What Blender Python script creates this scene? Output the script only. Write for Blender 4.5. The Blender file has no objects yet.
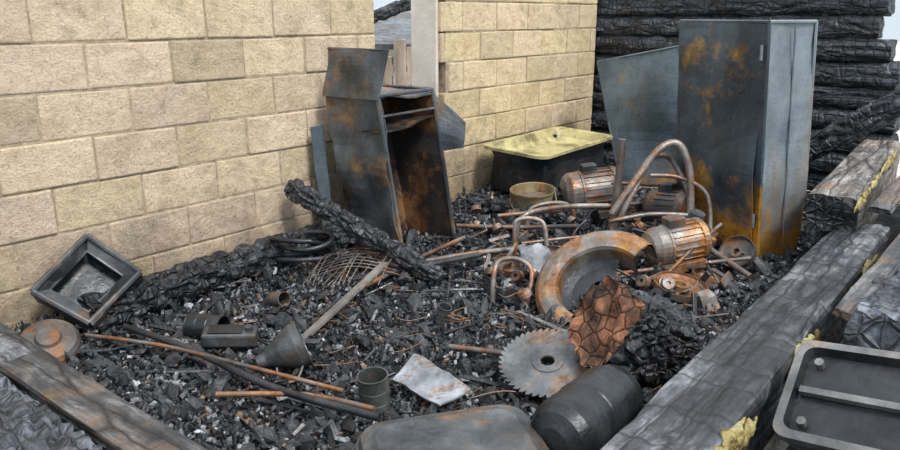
import bpy, bmesh, math, random
from mathutils import Vector, Matrix, Euler, noise
random.seed(7)
R=random.random
def ru(a,b): return a+(b-a)*random.random()
V3=Vector
# ---------------------------------------------------------------- frame of the room
A=V3((-2.26,3.40,0)); U=V3((0.630,0.7766,0)); V=V3((0.7766,-0.630,0)); Z=V3((0,0,1))
def P(u,v,z=0): return A+U*u+V*v+Z*z
def uv(p): d=V3((p[0],p[1],0))-A; return d.dot(U), d.dot(V)
def gh(x,y):
    return 0.01+0.055*noise.noise(V3((x*1.2,y*1.2,3)))+0.03*noise.noise(V3((x*3.1,y*3.1,7)))+0.012*noise.noise(V3((x*9,y*9,1)))

# ---------------------------------------------------------------- mesh builder
class MB:
    def __init__(s): s.v=[];s.f=[];s.mi=[];s.col=[];s.sm=[];s.bc={}
    def add(s,vs,fs,mi=0,col=(1,1,1),sm=False,bc=None):
        o=len(s.v); s.v.extend([tuple(v) for v in vs])
        if bc:
            for i,b in enumerate(bc): s.bc[o+i]=b
        for f in fs:
            s.f.append([i+o for i in f]); s.mi.append(mi); s.col.append(col); s.sm.append(sm)
    def box(s,c,ax,hs,mi=0,jit=0,col=(1,1,1)):
        c=V3(c);vs=[]
        for i in (-1,1):
            for j in (-1,1):
                for k in (-1,1):
                    p=c+ax[0]*(i*hs[0])+ax[1]*(j*hs[1])+ax[2]*(k*hs[2])
                    if jit: p=p+V3((ru(-jit,jit),ru(-jit,jit),ru(-jit,jit)))
                    vs.append(p)
        s.add(vs,[(0,1,3,2),(4,6,7,5),(0,4,5,1),(2,3,7,6),(0,2,6,4),(1,5,7,3)],mi,col)
    def cbox(s,c,ax,hs,ch,mi=0,col=(1,1,1),jit=0):
        c=V3(c);bm=bmesh.new();bmesh.ops.create_cube(bm,size=2)
        for v in bm.verts: v.co=V3((v.co.x*hs[0]+ru(-jit,jit),v.co.y*hs[1],v.co.z*hs[2]+ru(-jit,jit)))
        bmesh.ops.bevel(bm,geom=bm.edges[:],offset=ch,segments=2,affect='EDGES',profile=0.5)
        bm.verts.index_update()
        vs=[c+ax[0]*v.co.x+ax[1]*v.co.y+ax[2]*v.co.z for v in bm.verts]
        s.add(vs,[[v.index for v in f.verts] for f in bm.faces],mi,col);bm.free()
    def sweep(s,pts,r,n=8,mi=0,sm=True,smooth=0,col=(1,1,1)):
        pts=[V3(p) for p in pts]
        if smooth:
            q=[]
            for i in range(len(pts)-1):
                p0=pts[max(i-1,0)];p1=pts[i];p2=pts[i+1];p3=pts[min(i+2,len(pts)-1)]
                for k in range(smooth):
                    t=k/smooth
                    q.append(0.5*((2*p1)+(p2-p0)*t+(2*p0-5*p1+4*p2-p3)*t*t+(3*p1-p0-3*p2+p3)*t**3))
            q.append(pts[-1]);pts=q
        N=len(pts)
        rr=r if isinstance(r,(list,tuple)) else [r]*N
        if len(rr)!=N: rr=[rr[0]+(rr[-1]-rr[0])*i/(N-1) for i in range(N)]
        vs=[];t0=(pts[1]-pts[0]).normalized();x=t0.orthogonal().normalized()
        for i,p in enumerate(pts):
            t=(pts[min(i+1,N-1)]-pts[max(i-1,0)]).normalized()
            x=(x-t*x.dot(t)).normalized();y=t.cross(x)
            for k in range(n):
                a=2*math.pi*k/n; vs.append(p+(x*math.cos(a)+y*math.sin(a))*rr[i])
        fs=[]
        for i in range(N-1):
            for k in range(n):
                k2=(k+1)%n; fs.append((i*n+k,i*n+k2,(i+1)*n+k2,(i+1)*n+k))
        s.add(vs,fs,mi,col,sm)
        s.add(vs[:n],[list(range(n))[::-1]],mi,col); s.add(vs[-n:],[list(range(n))],mi,col)
    def lathe(s,prof,M,n=24,mi=0,a0=0,a1=2*math.pi,sm=True,mis=None):
        full=abs(a1-a0-2*math.pi)<1e-4; m=n if full else n+1
        vs=[]
        for (r,z) in prof:
            for k in range(m):
                a=a0+(a1-a0)*k/n
                vs.append(M@V3((r*math.cos(a),r*math.sin(a),z)))
        for i in range(len(prof)-1):
            fs=[]
            for k in range(n):
                k2=(k+1)%m; fs.append((i*m+k,i*m+k2,(i+1)*m+k2,(i+1)*m+k))
            s.addpart(vs,fs,(mis[i] if mis else mi),sm)
    def addpart(s,vs,fs,mi,sm,col=(1,1,1)):
        used=sorted({i for f in fs for i in f}); mp={i:k for k,i in enumerate(used)}
        s.add([vs[i] for i in used],[[mp[i] for i in f] for f in fs],mi,col,sm)
    def loft(s,loops,mis=0,cap0=True,cap1=True,sm=True):
        n=len(loops[0])
        for i in range(len(loops)-1):
            vs=list(loops[i])+list(loops[i+1])
            s.add(vs,[(k,(k+1)%n,n+(k+1)%n,n+k) for k in range(n)],mis[i] if isinstance(mis,(list,tuple)) else mis,(1,1,1),sm)
        m0=mis[0] if isinstance(mis,(list,tuple)) else mis; m1=mis[-1] if isinstance(mis,(list,tuple)) else mis
        if cap0: s.add(loops[0],[list(range(n))],m0)
        if cap1: s.add(loops[-1],[list(range(n))],m1)
    def sheet(s,a,b,c,d,th=0.006,n=10,m=10,amp=0.01,fr=3,mi=0,seed=0,ragged=0):
        a,b,c,d=map(V3,(a,b,c,d)); nn=(b-a).cross(d-a).normalized()
        vs=[]
        for side in (0,1):
            for i in range(n+1):
                for j in range(m+1):
                    x=i/n;y=j/m
                    p=(a*(1-x)+b*x)*(1-y)+(d*(1-x)+c*x)*y
                    p=p+nn*(amp*noise.noise(p*fr+V3((seed,seed*2.3,0))))
                    if ragged and (i in(0,n) or j in(0,m)):
                        p=p+((a+b+c+d)/4-p).normalized()*ragged*abs(noise.noise(p*9))
                    vs.append(p+nn*th*(side-0.5))
        W=m+1;K=(n+1)*W;fs=[]
        for i in range(n):
            for j in range(m):
                q=(i*W+j,i*W+j+1,(i+1)*W+j+1,(i+1)*W+j)
                fs.append(q[::-1]);fs.append(tuple(t+K for t in q))
        def edge(l):
            for p,q in zip(l[:-1],l[1:]): fs.append((p,q,q+K,p+K))
        edge([j for j in range(W)]);edge([n*W+j for j in range(W)])
        edge([i*W for i in range(n+1)]);edge([i*W+m for i in range(n+1)])
        s.add(vs,fs,mi,(1,1,1),False)
    def charbeam(s,p0,p1,w,h,up=Z,step=0.025,n=32,ex=6,amp=0.018,cell=13,big=0.02,mi=0,mi0=None,mi1=None,rag=0.03,seed=0,st=.5,capb=.02):
        p0=V3(p0);p1=V3(p1);L=(p1-p0).length;t=(p1-p0)/L
        x=up.cross(t).normalized();y=t.cross(x).normalized()
        N=max(3,int(L/step));vs=[];bc=[];so=V3((seed*3.7,seed*1.3,seed))
        for i in range(N+1):
            for k in range(n):
                a=2*math.pi*k/n;ca,sa=math.cos(a),math.sin(a)
                rad=(abs(ca)**ex+abs(sa)**ex)**(-1.0/ex)
                lx,ly=ca*rad*w/2,sa*rad*h/2
                q=V3((i*L/N*st,lx,ly))+so
                d=noise.voronoi(q*cell)[0]
                e=min(1,(d[1]-d[0])*3.0)
                o=-amp*(1-e)+big*noise.noise(q*2.2)+amp*0.5*noise.noise(q*30)
                rr=V3((lx,ly,0)).length; f=(rr+o)/rr
                l=i*L/N
                if i==0: l+= rag*noise.noise(q*8)
                if i==N: l-= rag*noise.noise(q*8)
                vs.append(p0+t*l+x*lx*f+y*ly*f);bc.append((l+so.x,lx+so.y,ly+so.z))
        fs=[]
        for i in range(N):
            for k in range(n):
                k2=(k+1)%n;fs.append((i*n+k,i*n+k2,(i+1)*n+k2,(i+1)*n+k))
        s.add(vs,fs,mi,(1,1,1),False,bc)
        for ring,m,sg in ((vs[:n],mi0,1),(vs[-n:],mi1,-1)):
            m=mi if m is None else m
            c=sum(ring,V3((0,0,0)))/n;mr=sum((p-c).length for p in ring)/n
            def rg(k):
                out=[]
                for p in ring:
                    q=c+(p-c)*k*k+(p-c).normalized()*mr*k*(1-k)
                    q=q-t*(q-c).dot(t)*(1-k)
                    out.append(q+t*sg*capb*noise.noise(q*9))
                return out
            s.loft([ring]+[rg(k) for k in (.93,.82,.7,.58,.46,.34,.22,.1)],m,cap0=False,cap1=True,sm=False)
    def foamstrip(s,p0,p1,w,h,seed):
        # squeezed-out foam bead: tapering, lumpy
        p0=V3(p0);p1=V3(p1);L=(p1-p0).length;t=(p1-p0)/L;x=Z.cross(t).normalized()
        N=max(8,int(L/.008));n=22;vs=[]
        for i in range(N+1):
            f=i/N;env=math.sin(math.pi*min(1,max(0,f)))**.4*(.55+.75*abs(noise.noise(V3((f*L*7,seed,0)))))
            for k in range(n):
                a=2*math.pi*k/n;q=p0+t*(L*f)+x*(math.cos(a)*w/2*env)+Z*(math.sin(a)*h/2*env)
                d=noise.voronoi(q*42)[0][0]
                g=1+.75*noise.noise(q*16+V3((seed,0,0)))+.9*(.35-d)
                c=p0+t*(L*f)+Z*(h*.35*noise.noise(V3((f*L*9,seed,4))))
                vs.append(c+(q-(p0+t*(L*f)))*max(.1,g))
        s.add(vs,[(i*n+k,i*n+(k+1)%n,(i+1)*n+(k+1)%n,(i+1)*n+k) for i in range(N) for k in range(n)],0,(1,1,1),True)
        s.add(vs[:n],[list(range(n))],0);s.add(vs[-n:],[list(range(n))],0)
    def build(s,name,mats,parent=None,recalc=True):
        me=bpy.data.meshes.new(name)
        xs=[v[0] for v in s.v];ys=[v[1] for v in s.v];zs=[v[2] for v in s.v]
        o=((min(xs)+max(xs))/2,(min(ys)+max(ys))/2,min(zs))
        me.from_pydata([(v[0]-o[0],v[1]-o[1],v[2]-o[2]) for v in s.v],[],s.f)
        for m in mats: me.materials.append(m)
        me.polygons.foreach_set('material_index',s.mi)
        me.polygons.foreach_set('use_smooth',s.sm)
        ca=me.color_attributes.new('Col','FLOAT_COLOR','CORNER')
        buf=[]
        for f,c in zip(s.f,s.col): buf.extend((c[0],c[1],c[2],1.0)*len(f))
        ca.data.foreach_set('color',buf)
        if s.bc:
            at=me.attributes.new('bc','FLOAT_VECTOR','POINT');b2=[]
            for i,v in enumerate(s.v): b2.extend(s.bc.get(i,v))
            at.data.foreach_set('vector',b2)
        if recalc:
            bm=bmesh.new();bm.from_mesh(me);bmesh.ops.recalc_face_normals(bm,faces=bm.faces);bm.to_mesh(me);bm.free()
        me.update()
        ob=bpy.data.objects.new(name,me);ob.location=o
        bpy.context.scene.collection.objects.link(ob)
        return ob
def FR(o,z,xh=V3((1,0,0))):
    z=V3(z).normalized();x=V3(xh);x=(x-z*x.dot(z))
    if x.length<1e-3: x=z.orthogonal()
    x.normalize();y=z.cross(x)
    return Matrix((( x.x,y.x,z.x,o[0]),(x.y,y.y,z.y,o[1]),(x.z,y.z,z.z,o[2]),(0,0,0,1)))
def rrect(M,w,l,r,z,k=5):
    pts=[]
    for cx,cy,a in ((w/2-r,l/2-r,0),(-w/2+r,l/2-r,90),(-w/2+r,-l/2+r,180),(w/2-r,-l/2+r,270)):
        for i in range(k+1):
            t=math.radians(a+90*i/k);pts.append(M@V3((cx+r*math.cos(t),cy+r*math.sin(t),z)))
    return pts
AX=(V3((1,0,0)),V3((0,1,0)),V3((0,0,1)))
def axes(M): return (M.to_3x3().col[0].copy(),M.to_3x3().col[1].copy(),M.to_3x3().col[2].copy())

# ---------------------------------------------------------------- materials
class NT:
    def __init__(s,name):
        s.m=bpy.data.materials.new(name);s.m.use_nodes=True;s.t=s.m.node_tree
        s.b=s.t.nodes['Principled BSDF'];s.tc=s.t.nodes.new('ShaderNodeTexCoord')
    def L(s,a,b): s.t.links.new(a,b)
    def noise(s,sc,det=6,ro=.6,vec=None,dist=0):
        n=s.t.nodes.new('ShaderNodeTexNoise');n.inputs['Scale'].default_value=sc;n.inputs['Detail'].default_value=det
        n.inputs['Roughness'].default_value=ro;n.inputs['Distortion'].default_value=dist;s.L(vec or s.tc.outputs['Object'],n.inputs['Vector']);return n.outputs['Fac']
    def vor(s,sc,feat='DISTANCE_TO_EDGE',vec=None):
        n=s.t.nodes.new('ShaderNodeTexVoronoi');n.feature=feat;n.inputs['Scale'].default_value=sc;s.L(vec or s.tc.outputs['Object'],n.inputs['Vector']);return n.outputs[0]
    def ramp(s,f,st):
        n=s.t.nodes.new('ShaderNodeValToRGB');e=n.color_ramp.elements
        while len(e)<len(st): e.new(.5)
        for x,(p,c) in zip(e,st):
            x.position=p;x.color=(c[0],c[1],c[2],1) if not isinstance(c,(int,float)) else (c,c,c,1)
        s.L(f,n.inputs[0]);return n.outputs[0]
    def mix(s,f,a,b,mode='MIX'):
        n=s.t.nodes.new('ShaderNodeMix');n.data_type='RGBA';n.blend_type=mode
        for val,i in ((f,0),(a,6),(b,7)):
            if hasattr(val,'links'): s.L(val,n.inputs[i])
            elif isinstance(val,(int,float)): n.inputs[i].default_value=val if i==0 else (val,val,val,1)
            else: n.inputs[i].default_value=(*val,1)
        return n.outputs[2]
    def math(s,op,a,b=0,clamp=False):
        n=s.t.nodes.new('ShaderNodeMath');n.operation=op;n.use_clamp=clamp
        for val,i in ((a,0),(b,1)):
            if hasattr(val,'links'): s.L(val,n.inputs[i])
            else: n.inputs[i].default_value=val
        return n.outputs[0]
    def attr(s,name='Col',o='Color'):
        n=s.t.nodes.new('ShaderNodeAttribute');n.attribute_name=name;return n.outputs[o]
    def z(s):
        n=s.t.nodes.new('ShaderNodeSeparateXYZ');s.L(s.tc.outputs['Object'],n.inputs[0]);return n.outputs[2]
    def scl(s,v,src=None):
        n=s.t.nodes.new('ShaderNodeMapping');n.inputs['Scale'].default_value=v;s.L(src or s.tc.outputs['Object'],n.inputs[0]);return n.outputs[0]
    def warp(s,v,sc,amt):
        n=s.t.nodes.new('ShaderNodeTexNoise');n.inputs['Scale'].default_value=sc;s.L(v,n.inputs['Vector'])
        a=s.t.nodes.new('ShaderNodeVectorMath');a.operation='MULTIPLY_ADD';s.L(n.outputs['Color'],a.inputs[0]);a.inputs[1].default_value=(amt,amt,amt);s.L(v,a.inputs[2]);return a.outputs[0]
    def bump(s,h,st=.5,d=.01):
        n=s.t.nodes.new('ShaderNodeBump');n.inputs['Strength'].default_value=st;n.inputs['Distance'].default_value=d
        s.L(h,n.inputs['Height']);s.L(n.outputs[0],s.b.inputs['Normal'])
    def out(s,col=None,ro=None,me=0,sp=.5):
        if col is not None:
            if hasattr(col,'links'): s.L(col,s.b.inputs['Base Color'])
            else: s.b.inputs['Base Color'].default_value=(*col,1)
        if ro is not None:
            if hasattr(ro,'links'): s.L(ro,s.b.inputs['Roughness'])
            else: s.b.inputs['Roughness'].default_value=ro
        s.b.inputs['Metallic'].default_value=me;s.b.inputs['Specular IOR Level'].default_value=sp
        return s.m
def m_char(name,dark=(.008,.009,.011),mid=(.05,.055,.065),ash=(.2,.215,.24),amt=.62,cells=14,stretch=.45,cross=1,brown=None,bthr=.55,grain=.5,xs=(1.6,.45,.45),gst=.08,rel=1.2):
    n=NT(name);bc=n.warp(n.attr('bc','Vector'),6,.05)
    f=n.noise(4,9,.72,vec=n.scl((.5,1,1),bc))
    c=n.ramp(f,[(0,dark),(amt-.14,dark),(amt-.02,mid),(min(.99,amt+.14),ash)])
    g=n.noise(30,6,.7,vec=n.scl((gst,1,1),bc))
    c=n.mix(grain,c,n.ramp(g,[(.3,.2),(.5,.9),(.7,2.4)]),'MULTIPLY')
    if brown: c=n.mix(n.ramp(n.noise(1.6,6,.65,vec=bc),[(bthr,0),(bthr+.08,1)]),c,n.mix(g,(brown[0]*.3,brown[1]*.3,brown[2]*.3),(brown[0]*1.7,brown[1]*1.7,brown[2]*1.7)))
    v=n.vor(cells,vec=n.scl((stretch,1,1),bc));v2=n.vor(cells*.8,vec=n.scl(xs,bc))
    h=n.math('MINIMUM',v,.12)
    cr=n.ramp(v,[(0,.10),(.055,1)])
    if cross:
        h=n.math('MINIMUM',h,n.math('MULTIPLY',v2,.9)); cr=n.mix(1,cr,n.ramp(v2,[(0,.2),(.05,1)]),'MULTIPLY')
    c=n.mix(1,c,cr,'MULTIPLY')
    h=n.math('ADD',n.math('MULTIPLY',h,rel),n.math('ADD',n.math('MULTIPLY',g,.09),n.math('MULTIPLY',n.noise(70,4),.05)))
    n.bump(h,1,.08)
    return n.out(c,n.ramp(n.noise(25,3),[(.3,.34),(.7,.75)]),0,.6)
def m_metal(name,base,base2,rust=(.30,.11,.03),amt=.6,sc=4,lowz=0,me=.35,ro=.5,soot=.5,lg=.2,tint=None):
    n=NT(name)
    c=n.mix(n.ramp(n.noise(sc*.7,5,.6,dist=.5),[(.35,0),(.65,1)]),base,base2)
    if tint: c=n.mix(n.ramp(n.noise(sc*.9,7,.7,vec=n.scl((1.3,.9,.5))),[(.50,0),(.62,.8)]),c,tint)
    f=n.noise(sc,9,.68,dist=.3)
    if lowz:
        g=n.math('MULTIPLY',n.math('SUBTRACT',1,n.math('DIVIDE',n.z(),lowz),True),lg)
        f=n.math('ADD',f,g)
    rc=n.ramp(n.noise(sc*4,7,.7),[(.3,(rust[0]*.25,rust[1]*.28,rust[2]*.5)),(.5,rust),(.7,(rust[0]*1.35,rust[1]*1.7,rust[2]*1.8))])
    c=n.mix(n.ramp(f,[(amt-.05,0),(amt+.05,1)]),c,rc)
    s=n.ramp(n.noise(sc*.6,7,.72,vec=n.scl((1,1,.5))),[(.38,1-soot),(.60,1)])
    c=n.mix(1,c,s,'MULTIPLY')
    n.bump(n.noise(45,5),.35,.01)
    return n.out(c,n.ramp(n.noise(9,5),[(.3,ro-.12),(.7,ro+.25)]),me)
CH=m_char('charred_wood',amt=.60,cells=15)
CHS=m_char('charred_stump_bark',(.006,.006,.008),(.03,.033,.04),(.15,.16,.19),.62,13,.8,1,None,.5,.3,(1.2,.9,.9),.6,1.6)
CHL=m_char('charred_alligator_logs',(.010,.012,.015),(.045,.052,.063),(.18,.20,.235),.50,10,.7,1,None,.5,.4,(1.7,.6,.6))
CH2=m_char('charred_beam_weathered',(.011,.011,.013),(.045,.047,.053),(.24,.245,.26),.53,9,.06,1,(.085,.06,.04),.62,.9,(.55,.12,.12),.05,.8)
CHB=m_char('charred_beam_scorched',(.011,.011,.012),(.04,.04,.042),(.18,.17,.16),.56,8,.10,0,(.12,.075,.045),.50,.85,(.9,.3,.3),.05,.6)
CHT=m_char('scorched_timber_grey',(.025,.023,.022),(.10,.09,.082),(.33,.30,.27),.48,7,.10,0,(.18,.12,.08),.52,.85,(1,1,1),.05,.6)
CHF=m_char('charred_logs',(.008,.010,.014),(.032,.04,.052),(.12,.135,.165),.56,11,.22,1)
n=NT('charcoal_rubble');c=n.mix(1,n.attr(),n.ramp(n.noise(38,5,.7),[(.3,.4),(.55,1.0),(.75,2.2)]),'MULTIPLY')
n.bump(n.noise(90,4),.7,.01);RUB=n.out(c,n.ramp(n.noise(20,3),[(.35,.3),(.65,.8)]),0,.6)
n=NT('ash_floor');f=n.noise(5,12,.8)
c=n.ramp(f,[(0,(.006,.007,.008)),(.48,(.014,.016,.019)),(.58,(.05,.055,.064)),(.70,(.28,.30,.335))])
c=n.mix(n.ramp(n.noise(2.3,5,.6),[(.62,0),(.72,.6)]),c,(.09,.05,.03))
n.bump(n.math('ADD',n.noise(45,9,.8),n.vor(36)),1,.04);FLO=n.out(c,.7)
n=NT('concrete_block');a=n.attr()
c=n.mix(1,a,n.ramp(n.noise(4,10,.78),[(.28,(.64,.58,.52)),(.5,(.98,.97,.96)),(.72,(1.14,1.14,1.14))]),'MULTIPLY')
c=n.mix(n.ramp(n.noise(60,3,.7),[(.56,0),(.70,.6)]),c,(.28,.20,.13))
sf=n.math('ADD',n.noise(1.9,9,.74),n.math('MULTIPLY',n.math('SUBTRACT',1,n.math('DIVIDE',n.z(),1.1),True),.30))
c=n.mix(n.ramp(sf,[(.54,0),(.66,.38),(.85,.82)]),c,(.075,.055,.042))
n.bump(n.math('ADD',n.noise(90,5,.8),n.math('MULTIPLY',n.noise(14,4),1.6)),1,.02);BLK=n.out(c,.92,0,.2)
n=NT('mortar');c=n.ramp(n.noise(20,6),[(.3,(.22,.165,.11)),(.7,(.50,.41,.30))]);n.bump(n.noise(60,5),.8,.015);MOR=n.out(c,.95,0,.2)
n=NT('plaster');c=n.ramp(n.noise(3,7),[(.3,(.42,.37,.32)),(.7,(.66,.60,.52))]);n.bump(n.noise(30,5),.4,.01);PLA=n.out(c,.9,0,.2)
n=NT('dirt');c=n.ramp(n.noise(1.5,8,.7),[(.3,(.28,.26,.23)),(.7,(.62,.59,.54))]);n.bump(n.noise(12,6),.6,.05);DIR=n.out(c,.95,0,.2)
n=NT('weathered_wood');c=n.ramp(n.noise(5,6,.6,vec=n.scl((1,1,.15))),[(.3,(.10,.08,.065)),(.7,(.42,.35,.28))]);WOOD=n.out(c,.85,0,.2)
n=NT('foam_yellow');c=n.ramp(n.noise(16,8,.78),[(.36,(.05,.04,.03)),(.47,(.48,.37,.13)),(.64,(.80,.74,.46))]);n.bump(n.noise(60,6,.8),1,.03);FOAM=n.out(c,.9,0,.2)
n=NT('enamel_yellow');c=n.ramp(n.noise(2.5,7,.7),[(.3,(.24,.20,.09)),(.6,(.52,.46,.23))]);c=n.mix(n.ramp(n.noise(4,9,.75),[(.48,0),(.60,.85)]),c,(.09,.07,.045));ENA=n.out(c,.5,0,.4)
LOCK=m_metal('locker_steel',(.045,.066,.084),(.115,.15,.175),(.48,.22,.03),.595,1.7,.75,.3,.36,.65,.27,(.075,.06,.05))
LOCK_LIT=m_metal('locker_steel_lit',(.14,.18,.21),(.30,.35,.38),(.36,.18,.04),.64,2.0,.4,.3,.38,.45,.2,(.20,.17,.14))  # same steel, paler: brighter light on locker side and top painted into colour
LOCKW=m_metal('wardrobe_steel',(.05,.064,.078),(.16,.18,.195),(.22,.13,.07),.57,3.0,.2,.3,.40,.65,.2,(.11,.09,.075))
LOCKI=m_metal('wardrobe_inside',(.045,.035,.03),(.02,.02,.022),(.20,.09,.035),.54,3.5,0,.2,.6,.5)
SHEET=m_metal('sheet_steel_blue',(.09,.13,.16),(.19,.24,.27),(.28,.15,.06),.63,2.2,.5,.3,.38,.5,.15,(.13,.11,.095))
RUST=m_metal('rusty_iron',(.11,.10,.095),(.20,.185,.17),(.24,.105,.045),.51,5,0,.35,.48,.6)
RUST2=m_metal('rusty_orange',(.22,.20,.185),(.40,.37,.33),(.38,.17,.055),.505,4.5,0,.35,.36,.6)
TUBE=m_metal('burnt_tube',(.16,.14,.125),(.38,.34,.31),(.26,.125,.07),.53,6,0,.45,.38,.55)
GREY=m_metal('burnt_grey_steel',(.065,.073,.08),(.17,.18,.19),(.20,.11,.06),.60,5,0,.45,.36,.6,.2,(.10,.08,.065))
BLKM=m_metal('sooty_steel',(.016,.018,.021),(.055,.06,.066),(.14,.07,.04),.65,5,0,.4,.32,.5)
ASHM=m_metal('ashy_plate',(.17,.19,.21),(.36,.38,.41),(.2,.15,.12),.56,9,0,.1,.7,.6)
BLADE=m_metal('saw_steel',(.10,.105,.11),(.24,.25,.25),(.19,.12,.08),.54,6,0,.6,.34,.6)
n=NT('scorched_end_grain');c=n.ramp(n.noise(6,6,.62),[(.36,(.02,.015,.013)),(.46,(.10,.05,.032)),(.56,(.25,.11,.06)),(.70,(.40,.22,.14))])
c=n.mix(1,c,n.ramp(n.vor(14),[(0,.12),(.06,1)]),'MULTIPLY');n.bump(n.math('ADD',n.math('MINIMUM',n.vor(14),.1),n.math('MULTIPLY',n.noise(22,4),.2)),1,.06);ENDG=n.out(c,.9,0,.2)

# ---------------------------------------------------------------- walls
def block_wall(name,u0,u1,yel,z0=-.214,rows=11,T=.3,ragged=False,endplaster=False):
    mb=MB();bl=.483;bh=.24;j=.0050
    for r in range(rows):
        zb=z0+r*bh; off=.61-bl*12+(bl/2 if r%2 else 0)+ru(-.02,.02)
        k=0;a0=u0;ae=u1
        if ragged: a0=u0+(0 if r>5 else (.1 if r%2 else .02))
        while True:
            s=off+k*bl;e=s+bl;k+=1
            if e<=a0+.03: continue
            if s>=ae-.03: break
            s=max(s,a0);e=min(e,ae)
            g=ru(.9,1.1);y=ru(-.02,.03)
            col=(.79*g,(.635+y*.3)*g,((.42 if yel else .46)-y)*g)
            if R()<.12: col=tuple(x*.8 for x in col)
            pr=ru(-.006,.006)
            mb.cbox(P((s+e)/2,-T/2+pr,zb+bh/2),(U,V,Z),((e-s)/2-j,T/2,bh/2-j),.009,0,col,.003)
    mb.box(P((u0+u1)/2+.03,-T/2,z0+rows*bh/2),(U,V,Z),((u1-u0)/2-.04,T/2-.007,rows*bh/2-.01),1)
    if endplaster: mb.box(P(u0-.012,-T/2-.01,1.35),(U,V,Z),(.016,T/2-.02,1.1),2)
    return mb.build(name,[BLK,MOR,PLA])
block_wall('wall_left',-1.4,2.73,False)
block_wall('wall_left_far',3.47,6.05,True,ragged=True,endplaster=True)
mb=MB();r=.205
for i in range(11):
    z=.1+i*r*.97
    v1=(2.82+ru(-.06,.06)) if i<6 else 2.70+ru(-.08,.06)
    mb.charbeam(P(6.22+ru(-.02,.02),-.35,z),P(6.22+ru(-.02,.02),v1,z+ru(-.01,.01)),.26,r*1.10,step=.035,n=30,ex=2.8,amp=.016,cell=8,big=.022,seed=i,st=.25)
    mb.charbeam(P(6.24,-.35,z+.1),P(6.24,2.5,z+.1),.1,.10,step=.2,n=10,ex=4,amp=.005,cell=6,big=.005,seed=i+60)
mb.build('wall_back',[CHF],recalc=False)

# ---------------------------------------------------------------- floor
mb=MB();nu,nv=230,120;vs=[]
for i in range(nu+1):
    for j in range(nv+1):
        p=P(-.15+6.3*i/nu,-.02+3.15*j/nv)
        d=noise.voronoi(V3((p.x*16,p.y*16,0)))[0]
        vs.append((p.x,p.y,gh(p.x,p.y)+.016*min(1,d[1]-d[0])))
W=nv+1
mb.add(vs,[(i*W+j,(i+1)*W+j,(i+1)*W+j+1,i*W+j+1) for i in range(nu) for j in range(nv)])
mb.build('floor',[FLO],recalc=False)
mb=MB();mb.add([(-30,-8,-.12),(30,-8,-.12),(30,60,-.12),(-30,60,-.12)],[(0,1,2,3)]);mb.build('outside_ground',[DIR],recalc=False)

def pal(x=0,y=0):
    a=noise.noise(V3((x*1.9,y*1.9,5)))+.6*noise.noise(V3((x*5,y*5,9)))
    t=R()
    if a>.26: t=t*.6+.40
    if t<.60: k=ru(.004,.014);return (k,k*1.08,k*1.25)
    if t<.84: k=ru(.02,.065);return (k,k*1.08,k*1.25)
    if t<.965: k=ru(.10,.30);return (k,k*1.05,k*1.15)
    if t<.995: k=ru(.08,.2);return (k,k*.62,k*.42)
    return (.5,.48,.45)
def rot():
    m=Euler((ru(0,6.3),ru(0,6.3),ru(0,6.3))).to_matrix();return (m.col[0].copy(),m.col[1].copy(),m.col[2].copy())
bm=bmesh.new();bmesh.ops.create_icosphere(bm,subdivisions=1,radius=1);bm.verts.index_update()
ICO=[v.co.copy() for v in bm.verts];ICOF=[[v.index for v in f.verts] for f in bm.faces];bm.free()
def chunk(mb,c,s,col):
    ax=rot();h=(s*ru(.9,1.9),s*ru(.6,1),s*ru(.4,.8));c=V3(c)
    if s<.011: mb.box(c,ax,h,0,s*.45,col)
    else:
        vs=[c+(ax[0]*(v.x*h[0])+ax[1]*(v.y*h[1])+ax[2]*(v.z*h[2]))*ru(.7,1.25) for v in ICO]
        mb.add(vs,ICOF,0,col)
mb=MB();cnt=0
while cnt<46000:
    y=2.2+5.8*R()**1.8;x=ru(-2.4,3.6);u,v=uv((x,y))
    if not(-.08<u<6 and .05<v<2.92): continue
    t=R();s=(.003+.017*t**4)*(.7+.11*y);col=pal(x,y)
    if R()<.018: s=ru(.022,.055);k=ru(.006,.03);col=(k,k*1.07,k*1.2)
    h=gh(x,y)+s*.25+(.02*R() if R()<.5 else 0)
    edge=max(0,1-v/.35)*.12+max(0,1-(2.95-v)/.25)*.06
    h+=edge*R()
    chunk(mb,(x,y,h+.010),s,col);cnt+=1
mb.build('charcoal_rubble',[RUB],recalc=False)
mb=MB()
for i in range(700):
    y=2.5+4.6*R()**1.5;x=ru(-2,2.5);u,v=uv((x,y))
    if not(.2<u<5.7 and .2<v<2.70): continue
    a=ru(0,math.pi);L=.02+.17*R()**3;d=V3((math.cos(a),math.sin(a),ru(-.15,.3)))
    M=FR((x,y,gh(x,y)+.04),Z.cross(d)+Z*ru(.5,2),d);ax=axes(M)
    mb.box((x,y,gh(x,y)+.035),ax,(L,ru(.003,.013),ru(.003,.007)),0,.003,pal(x,y) if R()<.93 else (.17,.16,.15))
mb.build('burnt_sticks',[RUB],recalc=False)

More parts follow.
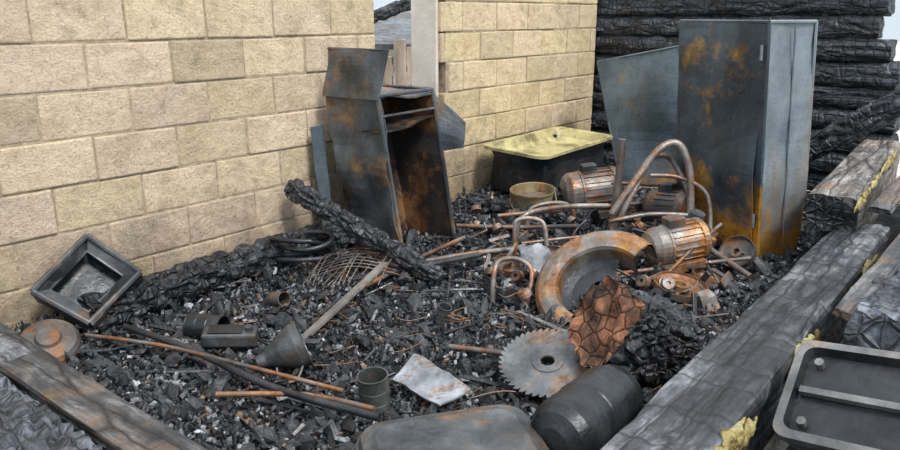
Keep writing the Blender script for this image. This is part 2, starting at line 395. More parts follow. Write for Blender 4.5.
# ---------------------------------------------------------------- right side sill beams
mb=MB()
mb.charbeam(P(-1.0,3.14,.13),P(3.9,3.10,.17),.31,.36,step=.02,n=72,ex=8,amp=.012,cell=12,big=.025,seed=3,st=.10)
mb.build('sill_beam_right',[CH2],recalc=False)
mb=MB()
mb.charbeam(P(3.66,2.94,.33),P(6.0,2.80,.36),.32,.44,step=.03,n=44,ex=8,amp=.008,cell=10,big=.015,seed=5,st=.08,mi0=1)
mb.build('upper_beam_right',[CHT,CH],recalc=False)
mb=MB()
mb.charbeam(P(1.85,3.56,.28),P(6.2,3.40,.36),.30,.46,step=.02,n=50,ex=5,amp=.024,cell=10,big=.04,seed=6,st=.5)
mb.charbeam(P(-.6,3.55,.05),P(1.9,3.53,.05),.34,.3,step=.03,n=36,ex=5,amp=.02,cell=9,big=.03,seed=7)
mb.charbeam(P(.4,4.0,.1),P(6,3.9,.12),.4,.34,step=.05,n=30,ex=4,amp=.02,cell=9,big=.03,seed=8)
mb.build('outer_charred_beams',[CHL],recalc=False)
mb=MB()
for k,(u0,u1,v0,v1,z0,z1) in enumerate([(1.9,3.5,3.40,3.50,.45,.60),(2.1,3.9,3.62,3.55,.58,.60),(2.3,4.6,3.8,3.62,.55,.66),(3.0,5.2,3.30,3.28,.64,.66)]):
    mb.charbeam(P(u0,v0,z0),P(u1,v1,z1),.11,.035,step=.03,n=18,ex=6,amp=.006,cell=14,big=.01,seed=30+k,st=.1)
mb.build('charred_planks',[CHB],recalc=False)
mb=MB()
for k,(u0,u1,v0,v1,z0,z1,w,h) in enumerate([(.74,1.20,3.295,3.292,.26,.27,.05,.13),(.80,1.10,3.28,3.28,.31,.31,.05,.05),(1.58,2.05,3.29,3.287,.27,.28,.05,.12),(1.7,1.95,3.275,3.275,.315,.315,.045,.045),
   (2.5,2.7,3.285,3.285,.30,.30,.03,.06),(2.9,3.4,3.28,3.27,.29,.29,.045,.11),(3.5,4.15,3.10,3.065,.50,.51,.03,.10),(4.0,4.6,3.08,3.045,.53,.53,.03,.07),(4.6,5.5,3.04,2.995,.53,.54,.03,.10)]):
    mb.foamstrip(P(u0,v0,z0),P(u1,v1,z1),w,h,k*5.3+1)
mb.build('insulation_foam',[FOAM],recalc=False)
mb=MB();mb.charbeam((2.80,6.15,.40),(3.62,5.45,1.16),.17,.2,step=.02,n=36,ex=4,amp=.02,cell=11,big=.02,seed=9)
mb.build('fallen_charred_rafter',[CHF],recalc=False)

# ---------------------------------------------------------------- near-left sill logs
mb=MB()
mb.charbeam(P(-.22,-.2,.16),P(-.22,2.9,.14),.21,.36,step=.016,n=60,ex=8,amp=.012,cell=12,big=.015,seed=11,st=.08)
mb.charbeam(P(-.245,1.02,.335),P(-.225,2.9,.325),.17,.035,step=.02,n=30,ex=7,amp=.004,cell=8,big=.006,seed=19,mi=1,st=.1)
mb.build('sill_beam_near',[CH2,CHB],recalc=False)
mb=MB()
for k in range(4):
    mb.charbeam(P(-.47-.27*k,-.2,.19+.01*k),P(-.47-.27*k,2.9,.17+.01*k),.28,.38,step=.014,n=64,ex=5,amp=.028,cell=12,big=.02,seed=12+k,st=.8)
mb.build('charred_floor_logs',[CHL],recalc=False)
mb=MB();mb.charbeam(P(.35,.22,.13),P(2.30,.24,.15),.20,.20,step=.014,n=40,ex=2.5,amp=.03,cell=13,big=.05,seed=15)
mb.build('charred_log',[CH],recalc=False)
mb=MB();mb.charbeam((-1.05,4.76,.50),(-.05,4.18,.07),.12,.13,step=.012,n=34,ex=2.5,amp=.022,cell=15,big=.03,seed=16)
mb.build('charred_leaning_log',[CH],recalc=False)
mb=MB();mb.charbeam((.15,6.0,.12),(1.0,5.25,.14),.16,.16,step=.02,n=26,ex=2.5,amp=.03,cell=11,big=.04,seed=17)
mb.build('charred_log',[CH],recalc=False)

# ---------------------------------------------------------------- wardrobe
mb=MB()
c0=V3((-.30,4.65,0));a=V3((-.36,.25,0));b=V3((.34,.49,0));ln=V3((-.16,.10,1.08))
def q(i,j,t): return c0+a*i+b*j+ln*t
mb.sheet(q(0,0,0),q(1,0,0),q(1.0,0,1),q(0,0,1),.012,12,20,.07,4,0,1)
mb.sheet(q(1,0,0),q(1,1,0),q(1,1,1),q(1,0,1),.010,6,10,.02,4,1,2)
mb.sheet(q(0,1,0),q(1,1,0),q(1,1,1),q(0,1,1),.010,6,10,.02,4,1,3)
mb.sheet(q(0,0,1),q(1,0,1),q(1,1,1),q(0,1,1),.012,6,6,.04,4,0,4)
mb.sheet(q(0.04,0.02,.80),q(.96,.02,.80),q(.96,.98,.84),q(.04,.98,.84),.01,6,6,.03,4,1,5)
for (i,j) in ((0,0),(0,1)): mb.sweep([q(i,j,0),q(i,j,.5)+V3((0.0,0.01,0)),q(i,j,1.02)],.015,6,0,sm=False)
mb.sweep([q(0,0,1.02),q(0,1,1.02)],.013,6,0,sm=False);mb.sweep([q(0,0,.9),q(0,1,.9)],.009,6,0,sm=False)
mb.sweep([q(0,1,1.02),q(1,1,1.02)],.013,6,0,sm=False);mb.sweep([q(0,0,1.02),q(1,0,1.02)],.013,6,0,sm=False)
t0,t1=q(0,0,1.0),q(1,0,1.0)
e0,e1=V3((-.39,4.78,1.385)),V3((-.80,4.99,1.39))
mb.sheet(t0+V3((.0,-.02,0)),t1+V3((-.02,-.02,0)),e1,e0,.012,12,12,.035,5,0,7)
mb.sweep([t0+V3((.0,-.02,0)),e0,e1],.010,6,0,sm=False)
mb.sheet(q(0,1,1.0),q(0,1,.62),q(0,1,.66)+V3((.16,.0,-.02)),q(0,1,.8)+V3((.20,.05,.0)),.01,6,6,.03,5,0,8)
mb.build('metal_wardrobe',[LOCKW,LOCKI],recalc=False)
mb=MB();mb.sheet((-.86,4.9,.0),(-.80,4.96,.0),(-.86,5.02,.88),(-.93,4.93,.88),.01,4,10,.02,4,0,3);mb.build('loose_steel_strip',[SHEET],recalc=False)

# ---------------------------------------------------------------- right locker
mb=MB()
c0=V3((2.07,4.73,0));a=V3((-.46,.888,0))*.75;b=V3((.888,.46,0))*.43;ln=V3((-.10,0,1.56))
mb.sheet(q(0,0,0),q(1,0,0),q(1,0,1),q(0,0,1),.012,10,18,.025,2.5,0,1)
mb.sheet(q(0,0,0),q(0,1,0),q(0,1,1),q(0,0,1),.012,8,18,.03,2.5,1,2)
mb.sheet(q(1,0,0),q(1,1,0),q(1,1,1),q(1,0,1),.012,8,14,.015,3,0,3)
mb.sheet(q(0,1,0),q(1,1,0),q(1,1,1),q(0,1,1),.012,8,14,.015,3,0,4)
mb.sheet(q(0,0,1),q(1,0,1),q(1,1,1),q(0,1,1),.012,6,6,.01,3,1,5)
for (i,j) in ((0,0),(1,0),(0,1),(1,1)): mb.sweep([q(i,j,0),q(i,j,1)],.012,6,0 if j==0 else 1,sm=False)
mb.sweep([q(0,.5,0.02)+V3((.012,-.012,0)),q(0,.5,.98)+V3((.012,-.012,0))],.007,6,1,sm=False)
mb.sweep([q(0,0,1),q(1,0,1)],.012,6,0,sm=False);mb.sweep([q(0,0,1),q(0,1,1)],.012,6,1,sm=False)
off=V3((-.888,-.46,0))*.018
mb.sheet(q(.05,0,.03)+off,q(.96,0,.03)+off,q(.96,0,.97)+off,q(.05,0,.97)+off,.008,14,24,.055,2.5,0,6)
for t in (.15,.85): mb.sweep([q(.04,0,t)+off*1.3,q(.04,0,t+.06)+off*1.3],.010,8,1)
mb.build('metal_locker',[LOCK,LOCK_LIT],recalc=False)
mb=MB()
s=[V3((1.65,7.0,.02)),V3((2.30,6.6,.02)),V3((2.05,6.82,1.33)),V3((1.41,7.24,1.17))]
mb.sheet(*s,.012,10,14,.06,2,0,9)
for i in range(4): mb.sweep([s[i],s[(i+1)%4]],.010,6,0,sm=False)
bk=V3((.18,.25,0));mb.sheet(s[1],s[1]+bk,s[2]+bk,s[2],.01,5,10,.02,2,0,3);mb.sheet(s[3],s[2],s[2]+bk,s[3]+bk,.01,5,5,.01,2,0,3)
mb.build('steel_cabinet_panel',[SHEET],recalc=False)

# ---------------------------------------------------------------- bathtub: shallow enamel tray on a dark stand
mb=MB();w,l=.62,1.22
M=FR(P(4.52,.40,.0),Z+V*.05-U*.02,V)
mb.loft([rrect(M,w*.6,l*.7,.12,.33),rrect(M,w*.86,l*.92,.14,.37),rrect(M,w*.98,l*.99,.15,.48),rrect(M,w*1.06,l*1.04,.10,.49),rrect(M,w*1.06,l*1.04,.10,.515),
  rrect(M,w*.93,l*.95,.10,.51),rrect(M,w*.86,l*.90,.11,.44),rrect(M,w*.74,l*.82,.12,.41),rrect(M,w*.3,l*.4,.08,.405)],[2,2,1,0,0,0,0,0],sm=True)
for sx_ in (-1,1):
    for sy_ in (-1,1): mb.sweep([M@V3((sx_*w*.44,sy_*l*.42,.0)),M@V3((sx_*w*.40,sy_*l*.40,.46))],.02,6,1,sm=False)
    mb.sweep([M@V3((sx_*w*.43,-l*.42,.16)),M@V3((sx_*w*.43,l*.42,.16))],.014,6,1,sm=False)
for sy_ in(-1,1): mb.sheet(M@V3((-w*.42,sy_*l*.42,.12)),M@V3((w*.42,sy_*l*.42,.12)),M@V3((w*.42,sy_*l*.42,.38)),M@V3((-w*.42,sy_*l*.42,.38)),.008,6,5,.03,4,1,sy_)
mb.sheet(M@V3((w*.43,-l*.42,.12)),M@V3((w*.43,l*.42,.12)),M@V3((w*.43,l*.42,.40)),M@V3((w*.43,-l*.42,.40)),.008,8,5,.03,4,1,4)
mb.lathe([(.02,.406),(.028,.410),(.03,.406)],M@Matrix.Translation((0,-.35,0)),14,1)
mb.build('enamel_bathtub',[ENA,BLKM,BLKM])
mb=MB();o=V3((.66,5.68,gh(.66,5.68)));M=FR(o,V3((-.05,-.1,1)))
mb.lathe([(.001,.0),(.12,.0),(.125,.01),(.17,.27),(.178,.275),(.178,.262),(.166,.262),(.12,.03),(.001,.03)],M,28)
mb.lathe([(.001,.2),(.155,.2)],M,24,1)
mb.lathe([(.136,.09),(.142,.095),(.139,.10)],M,28)
mb.sweep([M@V3((-.175,0,.25)),M@V3((-.16,-.1,.16)),M@V3((0,-.19,.11)),M@V3((.16,-.1,.16)),M@V3((.175,0,.25))],.005,6,0,smooth=5)
mb.build('rusty_bucket',[m_metal('bucket_steel',(.20,.17,.10),(.36,.30,.16),(.30,.13,.04),.52,6,0,.2,.5,.4),m_metal('bucket_residue',(.10,.09,.07),(.2,.17,.11),(.12,.08,.05),.5,8,0,0,.8,.4)])

def motor(name,o,ax,r,L,m0,m1,feet=True):
    mb=MB();ax=V3(ax).normalized();M=FR(V3(o)-ax*L/2,ax,Z)
    pr=[(.001,0),(r*.35,0),(r*.4,-.01),(r*.8,.02),(r*.95,.05),(r,.06),(r,L*.3),(r*1.04,L*.3+.005),(r*1.04,L*.3+.02),(r,L*.3+.025)]
    pr+=[(r,L-.06),(r*1.08,L-.055),(r*1.08,L-.02),(r*.9,L),(r*.3,L+.01),(r*.3,L+.04),(.001,L+.04)]
    mb.lathe(pr,M,28,0,sm=False)
    a=axes(M)
    for k in range(20):
        t=2*math.pi*k/20;d=a[0]*math.cos(t)+a[1]*math.sin(t);e=a[2].cross(d)
        mb.box(M@V3((r*1.02*math.cos(t),r*1.02*math.sin(t),L*.62)),(d,e,a[2]),(.007,.004,L*.26),0)
    mb.lathe([(.001,-.12),(r*.14,-.12),(r*.14,.0)],M,12,1)
    mb.lathe([(.001,-.08),(r*.42,-.08),(r*.36,-.06),(r*.42,-.04),(.001,-.04)],M,20,1)
    mb.cbox(M@V3((r*1.1,0,L*.5)),a,(.04,.05,.06),.01,1)
    if feet:
        for s in(-1,1): mb.cbox(M@V3((-r*1.0,s*r*.75,L*.5)),a,(.03,.035,L*.36),.006,1)
    return mb.build(name,[m0,m1])
motor('electric_motor',(1.12,5.80,.24),(1,.12,.1),.165,.46,TUBE,GREY)
motor('electric_motor',(1.42,4.48,.21),(.95,.25,.12),.125,.40,RUST2,RUST)
motor('electric_motor',(1.63,5.35,.22),(.6,-.7,.1),.13,.36,RUST,GREY)
mb=MB();o=V3((1.62,4.85,.12));M=FR(o,V3((.2,-.3,1)))
mb.cbox(o,axes(M),(.16,.11,.10),.025,0)
mb.lathe([(.001,.1),(.09,.1),(.1,.13),(.06,.15),(.05,.22),(.001,.22)],M,22,1)
M2=FR(o+V3((-.05,-.1,.02)),V3((-.3,-1,.2)));mb.lathe([(.001,.12),(.04,.12),(.045,.05),(.09,.04),(.09,.0)],M2,20,1)
for k in range(6):
    t=k*math.pi/3;mb.lathe([(.001,.145),(.01,.145),(.01,.12)],FR(M@V3((.078*math.cos(t),.078*math.sin(t),0)),V3((.2,-.3,1))),6,1,sm=False)
mb.build('pump_housing',[RUST,GREY])

mb=MB();a=V3((.743,.365,.561)).normalized();b=V3((-.55,.74,.22));b=(b-a*b.dot(a)).normalized();nn=a.cross(b)
M=Matrix(((a.x,b.x,nn.x,.80),(a.y,b.y,nn.y,3.74),(a.z,b.z,nn.z,.225),(0,0,0,1)))
mb.lathe([(.225,-.16),(.23,-.02),(.24,-.002),(.29,.014),(.335,.008),(.358,-.012),(.366,-.05),(.37,-.16),(.362,-.16),(.355,-.05),(.33,-.004),(.29,.002),(.245,-.012),(.238,-.03),(.233,-.16),(.225,-.16)],M,56,0,math.radians(-8),math.radians(190),sm=True)
mb.lathe([(.10,-.13),(.18,-.12),(.23,-.10)],M,40,1,math.radians(20),math.radians(160))
mb.build('belt_guard',[RUST2,BLKM])

mb=MB()
mb.sweep([(1.11,4.92,.28),(1.26,4.98,.48),(1.42,5.06,.68),(1.54,5.1,.745),(1.62,5.09,.70),(1.68,5.06,.5),(1.70,5.02,.08)],.026,12,0,smooth=6)
mb.sweep([(1.20,5.3,.05),(1.23,5.3,.4),(1.245,5.3,.74)],.028,12,0,smooth=4)
mb.sweep([(1.16,5.0,.16),(1.32,5.1,.45),(1.44,5.25,.60),(1.56,5.3,.62),(1.64,5.3,.55),(1.72,5.2,.35),(1.74,5.15,.06)],.020,12,0,smooth=6)
mb.sweep([(1.40,5.08,.52),(1.62,5.09,.50),(1.78,4.98,.40),(1.80,4.9,.1)],.015,10,0,smooth=5)
mb.sweep([(1.10,4.95,.22),(1.4,5.0,.26),(1.70,5.04,.24)],.016,10,0,smooth=4)
mb.build('tubular_steel_frame',[TUBE])
mb=MB()
mb.sweep([(.44,4.75,.04),(.45,4.75,.24),(.50,4.78,.31),(.62,4.85,.33),(.85,4.95,.33),(1.10,5.0,.32)],.019,10,0,smooth=6)
mb.sweep([(.55,5.1,.04),(.56,5.12,.22),(.62,5.15,.28),(.80,5.2,.29),(.9,5.25,.22),(.92,5.26,.04)],.016,10,0,smooth=6)
mb.sweep([(.48,4.76,.12),(.9,4.85,.14),(1.2,4.9,.12)],.012,8,0,smooth=3)
mb.build('bent_chair_frame',[TUBE])
mb=MB()
mb.sweep([(.24,3.90,.03),(.25,3.95,.2),(.29,4.02,.25),(.40,4.06,.24),(.47,4.02,.18),(.44,3.9,.03)],.015,10,0,smooth=6)
mb.sweep([(.42,4.5,.03),(.41,4.5,.3),(.44,4.5,.36),(.55,4.5,.36),(.60,4.48,.3),(.62,4.45,.05)],.014,10,0,smooth=6)
mb.sweep([(.42,4.5,.2),(.33,4.2,.18),(.29,4.02,.2)],.012,8,0,smooth=3)
mb.build('bent_tube_handles',[TUBE])
mb=MB()
for p0,p1,r in (((.35,5.25,.18),(1.75,5.55,.22),.016),((.1,4.6,.08),(.5,4.72,.12),.014),((-.15,4.45,.1),(.45,4.62,.13),.018),
   ((.9,4.3,.05),(1.9,4.45,.12),.014),((1.2,4.1,.05),(1.75,4.6,.3),.012),((.05,5.2,.12),(.9,5.05,.16),.016),((1.25,5.6,.35),(2.0,5.5,.30),.014),
   ((1.85,4.3,.05),(1.55,4.75,.22),.02),((.0,3.3,.05),(.62,3.0,.10),.014),((-.5,4.1,.06),(.1,4.9,.12),.015)):
    mb.sweep([p0,(V3(p0)+V3(p1))/2+V3((ru(-.02,.02),ru(-.02,.02),ru(-.01,.02))),p1],r,8,0,smooth=4)
mb.build('scrap_pipes',[RUST])
mb=MB()
for (x,y,z,r,t) in ((1.33,4.02,.08,.15,(.1,-.15,1)),(1.86,4.55,.12,.11,(-.6,-.5,.6)),(.62,4.30,.14,.11,(-.2,-.5,.8)),(1.55,4.2,.06,.1,(.3,0,1)),(.35,4.35,.1,.08,(.2,-.4,1))):
    M=FR((x,y,z),t);mb.lathe([(r*.15,0),(r*.2,.03),(r*.35,.03),(r*.4,.0),(r*.9,.0),(r,.015),(r,.03),(r*1.03,.03),(r*1.03,-.012),(r*.15,-.012),(r*.15,0)],M,26,0,sm=False)
mb.build('scrap_wheels',[RUST])
mb=MB()
for i in range(260):
    x=ru(.2,2.1);y=ru(3.7,5.8)
    if (x-.80)**2+(y-3.85)**2<.12 or uv((x,y))[1]>2.6: continue
    z=gh(x,y)+ru(.02,.12);t=R();M=FR((x,y,z),(ru(-1,1),ru(-1,1),ru(.2,1)),rot()[0]);ax=axes(M);mi=int(R()*4)
    if t<.35: mb.cbox((x,y,z),ax,(ru(.03,.09),ru(.012,.03),ru(.004,.012)),.003,mi)
    elif t<.6: mb.lathe([(.012,0),(.012,.04),(.035,.04),(.04,.02),(.04,0),(.012,0)],M,14,mi,sm=False)
    elif t<.8:
        L=ru(.05,.12);mb.sweep([M@V3((-L,0,0)),M@V3((0,0,.01)),M@V3((L,0,0)),M@V3((L,.06,0))],.008,7,mi)
    else: mb.sheet(M@V3((-.07,-.05,0)),M@V3((.07,-.05,0)),M@V3((.06,.05,.02)),M@V3((-.06,.05,0)),.005,5,5,.03,12,mi,i)
mb.build('mechanical_scrap',[RUST,GREY,TUBE,BLKM],recalc=False)
mb=MB();mb.sheet((.45,4.2,.10),(.66,4.1,.08),(.62,4.4,.22),(.42,4.38,.2),.006,14,14,.14,7,0,4,.06);mb.build('crumpled_foil_sheet',[ASHM],recalc=False)

# ---------------------------------------------------------------- foreground
mb=MB();mb.charbeam((.655,2.93,.38),(.96,3.05,.15),.37,.40,up=V3((0,1,0)),step=.010,n=84,ex=3.2,amp=.026,cell=13,big=.08,seed=21,mi0=1,rag=.03,st=1,capb=.06)
mb.build('charred_stump',[CHS,ENDG],recalc=False)
mb=MB();M=FR((.43,2.97,.13),V3((-.12,-.30,1)));T=44;Ro=.215
pro=[]
for i in range(T):
    a0=2*math.pi*i/T
    pro.append((Ro*.92,a0));pro.append((Ro*1.02,a0+.015));pro.append((Ro*.99,a0+2*math.pi/T*.55))
rings=[]
for zz in (.0,.006): rings.append([M@V3((r*math.cos(t),r*math.sin(t),zz)) for r,t in pro])
n_=len(pro);inn=[[M@V3((.03*math.cos(2*math.pi*i/n_),.03*math.sin(2*math.pi*i/n_),zz)) for i in range(n_)] for zz in (.006,.0)]
mb.loft([rings[0],rings[1],inn[0],inn[1],rings[0]],0,cap0=False,cap1=False,sm=False)
mb.lathe([(.032,.006),(.032,.010),(.07,.010),(.072,.006)],M,28,0,sm=False)
mb.build('circular_saw_blade',[BLADE])
mb=MB();p0=V3((.375,2.31,.15));p1=V3((.68,2.68,.15));M=FR(p0,p1-p0)
L=(p1-p0).length;r=.135
mb.lathe([(.001,-.03),(.06,-.025),(.11,-.0),(.13,.04),(r,.08),(r,.20),(r*1.02,.205),(r*1.02,.22),(r,.225),(r,L-.08),(.12,L-.03),(.08,L),(.035,L+.01),(.035,L+.04),(.001,L+.04)],M,36,0)
mb.lathe([(.08,L-.005),(.085,L+.05),(.078,L+.05),(.075,L-.005)],M,24,0,0,5)
mb.build('gas_cylinder',[BLKM])
mb=MB();M=FR((.02,2.25,.06),V3((.0,-.05,1)),V3((.97,.26,0)));k=6
mb.loft([rrect(M,.60,.44,.09,.0,k),rrect(M,.64,.48,.11,.03,k),rrect(M,.64,.48,.11,.055,k),rrect(M,.655,.495,.11,.058,k),rrect(M,.655,.495,.11,.066,k),rrect(M,.64,.48,.11,.07,k),rrect(M,.62,.46,.10,.10,k),rrect(M,.52,.36,.08,.118,k),rrect(M,.3,.2,.05,.122,k)],0)
mb.build('flat_fuel_tank',[GREY])
mb=MB();mb.sheet((-.25,2.90,.08),(-.04,2.68,.07),(.09,2.79,.09),(-.16,3.08,.12),.008,14,14,.03,7,0,4,.015)
mb.build('ashy_metal_plate',[ASHM],recalc=False)
def can(name,o,ax,r,h,m):
    mb=MB();M=FR(o,ax)
    mb.lathe([(.001,.0),(r,.0),(r*1.04,.004),(r,.01),(r,h*.3),(r*1.03,h*.32),(r,h*.34),(r,h*.62),(r*1.03,h*.64),(r,h*.66),(r,h-.008),(r*1.05,h-.003),(r*1.05,h),(r*.95,h),(r*.93,.012),(.001,.012)],M,26,0)
    mb.build(name,[m])
can('tin_can',(-.306,2.74,.02),(-.05,-.1,1),.062,.175,m_metal('can_steel',(.06,.07,.065),(.13,.14,.13),(.24,.12,.06),.58,8,0,.4,.45,.5))
can('tin_can',(-1.32,3.47,.085),(1,-.25,.02),.065,.19,BLKM)
can('tin_can',(-1.0,3.9,.06),(.6,-.5,.2),.04,.11,RUST)
can('tin_can',(-.05,3.62,.05),(.3,-.2,1),.035,.09,GREY)
mb=MB();M=FR((-.86,3.05,.09),V3((1,.35,.35)))
mb.lathe([(.001,-.01),(.03,-.01),(.035,.03),(.075,.10),(.105,.17),(.11,.21),(.115,.212),(.10,.212),(.06,.10),(.001,.09)],M,24,0)
mb.sweep([M@V3((.10,0,.17)),M@V3((.15,0,.12)),M@V3((.13,0,.05)),M@V3((.06,0,.06))],.007,6,0,smooth=4)
mb.build('dented_funnel',[GREY])
mb=MB();M=FR((-1.07,3.32,.095),V3((.05,-.1,1)),V3((1,.1,0)))
mb.cbox(M@V3((0,0,0)),axes(M),(.13,.055,.035),.012,0);mb.cbox(M@V3((-.02,0,.038)),axes(M),(.08,.04,.006),.003,1);mb.lathe([(.02,.035),(.02,.055),(.001,.055)],M@Matrix.Translation((.09,0,0)),12,0);mb.build('burnt_tool_case',[GREY,BLKM])
mb=MB()
cs=[V3((-1.80,3.42,.12)),V3((-1.64,3.70,.29)),V3((-1.90,3.71,.49)),V3((-2.06,3.42,.29))]
nn=(cs[1]-cs[0]).cross(cs[3]-cs[0]).normalized()
if nn.dot(V3((0,-1,.5)))<0: nn=-nn
cen=sum(cs,V3((0,0,0)))/4
bk=[p-nn*.13+V3((.03,0,0)) for p in cs]
for i in range(4):
    j=(i+1)%4
    mb.sheet(cs[i],cs[j],bk[j],bk[i],.012,6,4,.03,5,0,i)
    mb.sweep([cs[i],cs[j]],.016,8,0,sm=False)
    ci,cj=cen+(cs[i]-cen)*.70,cen+(cs[j]-cen)*.70
    mb.sheet(cs[i],cs[j],cj-nn*.03,ci-nn*.03,.008,5,4,.03,5,0 if i%2 else 1,i)
    mb.sweep([ci-nn*.03,cj-nn*.03],.008,6,0,sm=False)
mb.sheet(bk[0],bk[1],bk[2],bk[3],.008,5,5,.02,5,2,4)
mb.build('burnt_appliance_housing',[GREY,BLKM,BLKM],recalc=False)
mb=MB();M=FR((-1.90,3.22,.12),V3((.3,-.5,1)));mb.lathe([(.001,.03),(.05,.03),(.06,.015),(.12,.01),(.135,-.01),(.14,-.03),(.13,-.03),(.12,0),(.001,.015)],M,30,0);mb.build('round_lid',[RUST])
mb=MB();mb.sweep([(-1.62,3.42,.10),(-1.2,3.14,.11),(-.75,2.80,.10),(-.27,2.52,.12)],.017,9,0,smooth=5);mb.build('burnt_pole',[BLKM])
mb=MB();mb.sweep([(-1.75,3.28,.12),(-1.35,3.2,.10),(-.95,2.98,.12),(-.45,2.82,.07)],.010,8,0,smooth=5)
mb.sweep([(-.95,2.70,.12),(-.6,2.75,.09),(-.3,2.62,.1)],.012,8,0,smooth=5)
mb.build('bent_iron_rod',[RUST])
mb=MB();d=V3((.41,.73,.12)).normalized();M=FR((-.58,3.68,.12),V3((-.3,-.1,1)),d);mb.cbox(M@V3((0,0,0)),axes(M),(.44,.024,.010),.003,0);mb.build('scorched_lath',[m_metal('ashy_wood',(.10,.095,.09),(.22,.20,.18),(.12,.07,.04),.6,7,0,0,.8,.4)])
mb=MB();d=V3((.9,.35,.05)).normalized();M=FR((-.2,4.34,.10),V3((0,-.2,1)),d);mb.cbox(M@V3((0,0,0)),axes(M),(.42,.022,.012),.003,0);mb.build('scorched_lath',[GREY])
mb=MB();pts=[]
for i in range(110):
    t=i*.22;r=.13+.025*math.sin(t*.37);pts.append((-.92+r*1.25*math.cos(t),4.44+r*math.sin(t),.12+.0014*i+.012*math.sin(t*1.7)))
mb.sweep(pts,.016,8,0);mb.build('burnt_hose_coil',[BLKM])
mb=MB()
for i in range(16):
    t=i/15;x=-.78+.45*t
    mb.sweep([(x-.1,4.15,.05),(x-.03,4.3,.13+.05*math.sin(i)),(x+.03,4.48,.14),(x+.12,4.6,.1)],.003,5,0,smooth=4)
for i in range(7):
    y=4.18+.06*i;mb.sweep([(-.85,y,.08),(-.62,y+.02,.15),(-.4,y+.03,.12),(-.2,y+.06,.05)],.003,5,0,smooth=4)
mb.build('wire_mesh_basket',[TUBE])
mb=MB()
for i in range(30):
    x=ru(-1.4,1.1);y=ru(2.8,4.5);p=V3((x,y,gh(x,y)+.05));pts=[p]
    for k in range(5): p=p+V3((ru(-.12,.12),ru(-.12,.12),ru(-.02,.03)));p.z=max(p.z,gh(p.x,p.y)+.03);pts.append(p)
    mb.sweep(pts,.003,5,0,smooth=5)
mb.build('loose_wires',[RUST])

# ---------------------------------------------------------------- right-bottom metal housing
mb=MB()
o=V3((1.40,2.17,.36));M=FR(o,V3((-.48,-.34,.8)),V3((.55,-.52,.12)).normalized())
mb.loft([rrect(M,.50,.34,.04,-.16,4),rrect(M,.54,.38,.05,.0,4),rrect(M,.56,.40,.05,.01,4),rrect(M,.56,.40,.05,.045,4),rrect(M,.50,.34,.04,.05,4),rrect(M,.48,.32,.04,.01,4),rrect(M,.3,.2,.03,.005,4)],[1,1,1,1,0,0])
mb.box(M@V3((0,.0,.025)),axes(M),(.235,.012,.012),1)
mb.sweep([M@V3((-.15,-.19,-.03)),M@V3((-.13,-.24,-.05)),M@V3((.13,-.24,-.05)),M@V3((.15,-.19,-.03))],.010,8,1,smooth=4)
for s_ in(-1,1):
    for t_ in (-1,1): mb.lathe([(.001,.035),(.016,.035),(.016,.0)],M@Matrix.Translation((s_*.2,t_*.12,0)),8,1,sm=False)
mb.build('metal_appliance_cover',[BLKM,m_metal('cover_rim',(.13,.135,.135),(.30,.30,.285),(.2,.12,.08),.60,5,0,.3,.40,.6,.2,(.2,.165,.12))])

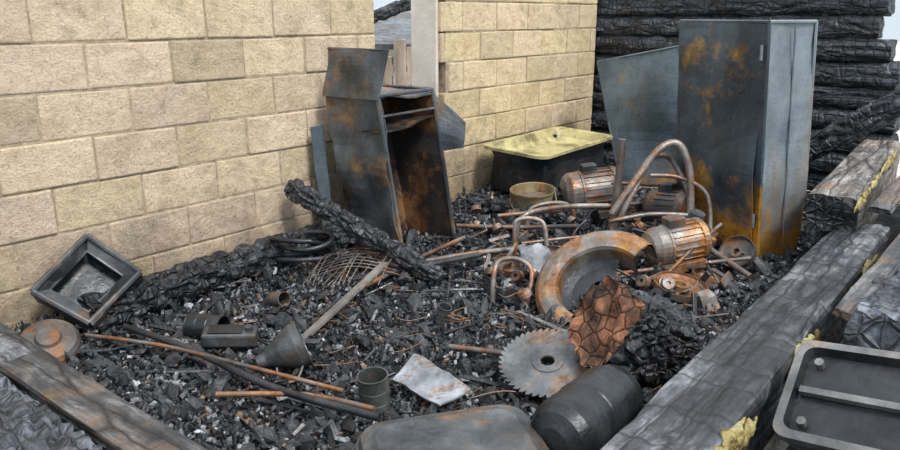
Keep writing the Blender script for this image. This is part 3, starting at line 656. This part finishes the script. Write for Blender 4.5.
# ---------------------------------------------------------------- outside through the doorway
mb=MB()
for i in range(30):
    x=-2.6+i*.18+ru(-.03,.03);l_=ru(-.06,.06);zt=ru(.95,1.35)
    mb.box((x,9.5,zt/2),(V3((1,0,-l_)).normalized(),AX[1],V3((l_,0,1)).normalized()),(.07,.012,zt/2+.05),0,.01)
for z in (.35,.95): mb.box((0,9.54,z),AX,(2.8,.03,.04),0)
mb.box((-.6,9.45,.75),(V3((.8,0,.5)).normalized(),AX[1],V3((-.5,0,.8)).normalized()),(.75,.012,.05),0)
mb.build('wooden_fence',[WOOD])
mb=MB();mb.charbeam((-.95,7.0,1.50),(.1,7.2,1.86),.11,.13,step=.03,n=24,ex=3,amp=.02,cell=12,big=.02,seed=40);mb.charbeam((-1.0,7.0,-.1),(-.95,7.02,1.6),.12,.12,step=.04,n=20,ex=4,seed=41);mb.charbeam((.15,7.2,-.1),(.12,7.22,1.95),.12,.12,step=.04,n=20,ex=4,seed=42)
mb.build('charred_porch_frame',[CHF],recalc=False)
mb=MB();mb.box((-2,16,.45),AX,(5,2,.6),0);mb.sheet((-7.2,13.7,1.05),(3.2,13.7,1.05),(3.2,16,1.62),(-7.2,16,1.62),.1,2,2,0,1,1);mb.sheet((-7.2,18.3,1.05),(3.2,18.3,1.05),(3.2,16,1.62),(-7.2,16,1.62),.1,2,2,0,1,1)
for x in (-4.5,-1.5,1.2): mb.box((x,13.98,.55),AX,(.45,.03,.3),1);mb.box((x,13.95,.55),AX,(.03,.03,.3),2);mb.box((x,13.95,.55),AX,(.45,.03,.03),2)
mb.build('neighbour_shed',[PLA,GREY,WOOD])

# ---------------------------------------------------------------- light, camera
w=bpy.data.worlds.new('overcast_sky');bpy.context.scene.world=w;w.use_nodes=True;nt=w.node_tree
bg=nt.nodes['Background'];tc=nt.nodes.new('ShaderNodeTexCoord');sx=nt.nodes.new('ShaderNodeSeparateXYZ');rp=nt.nodes.new('ShaderNodeValToRGB')
nt.links.new(tc.outputs['Generated'],sx.inputs[0]);nt.links.new(sx.outputs[2],rp.inputs[0])
rp.color_ramp.elements[0].position=0;rp.color_ramp.elements[0].color=(.42,.48,.53,1)
rp.color_ramp.elements[1].position=.6;rp.color_ramp.elements[1].color=(.92,1.0,1.10,1)
nt.links.new(rp.outputs[0],bg.inputs[0]);bg.inputs[1].default_value=1.75
sd=bpy.data.lights.new('sun','SUN');sd.energy=3.6;sd.angle=math.radians(14);sd.color=(1,.96,.9)
so=bpy.data.objects.new('sun',sd);bpy.context.scene.collection.objects.link(so);so.rotation_euler=V3((.45,-.55,1.0)).to_track_quat('Z','Y').to_euler()
cd=bpy.data.cameras.new('camera');cam=bpy.data.objects.new('camera',cd);bpy.context.scene.collection.objects.link(cam)
cam.location=(0,0,1.6);cam.rotation_euler=(math.radians(90-15.84),0,0);cd.sensor_width=36;cd.lens=29.6
bpy.context.scene.camera=cam
bpy.context.scene.view_settings.view_transform='Standard'
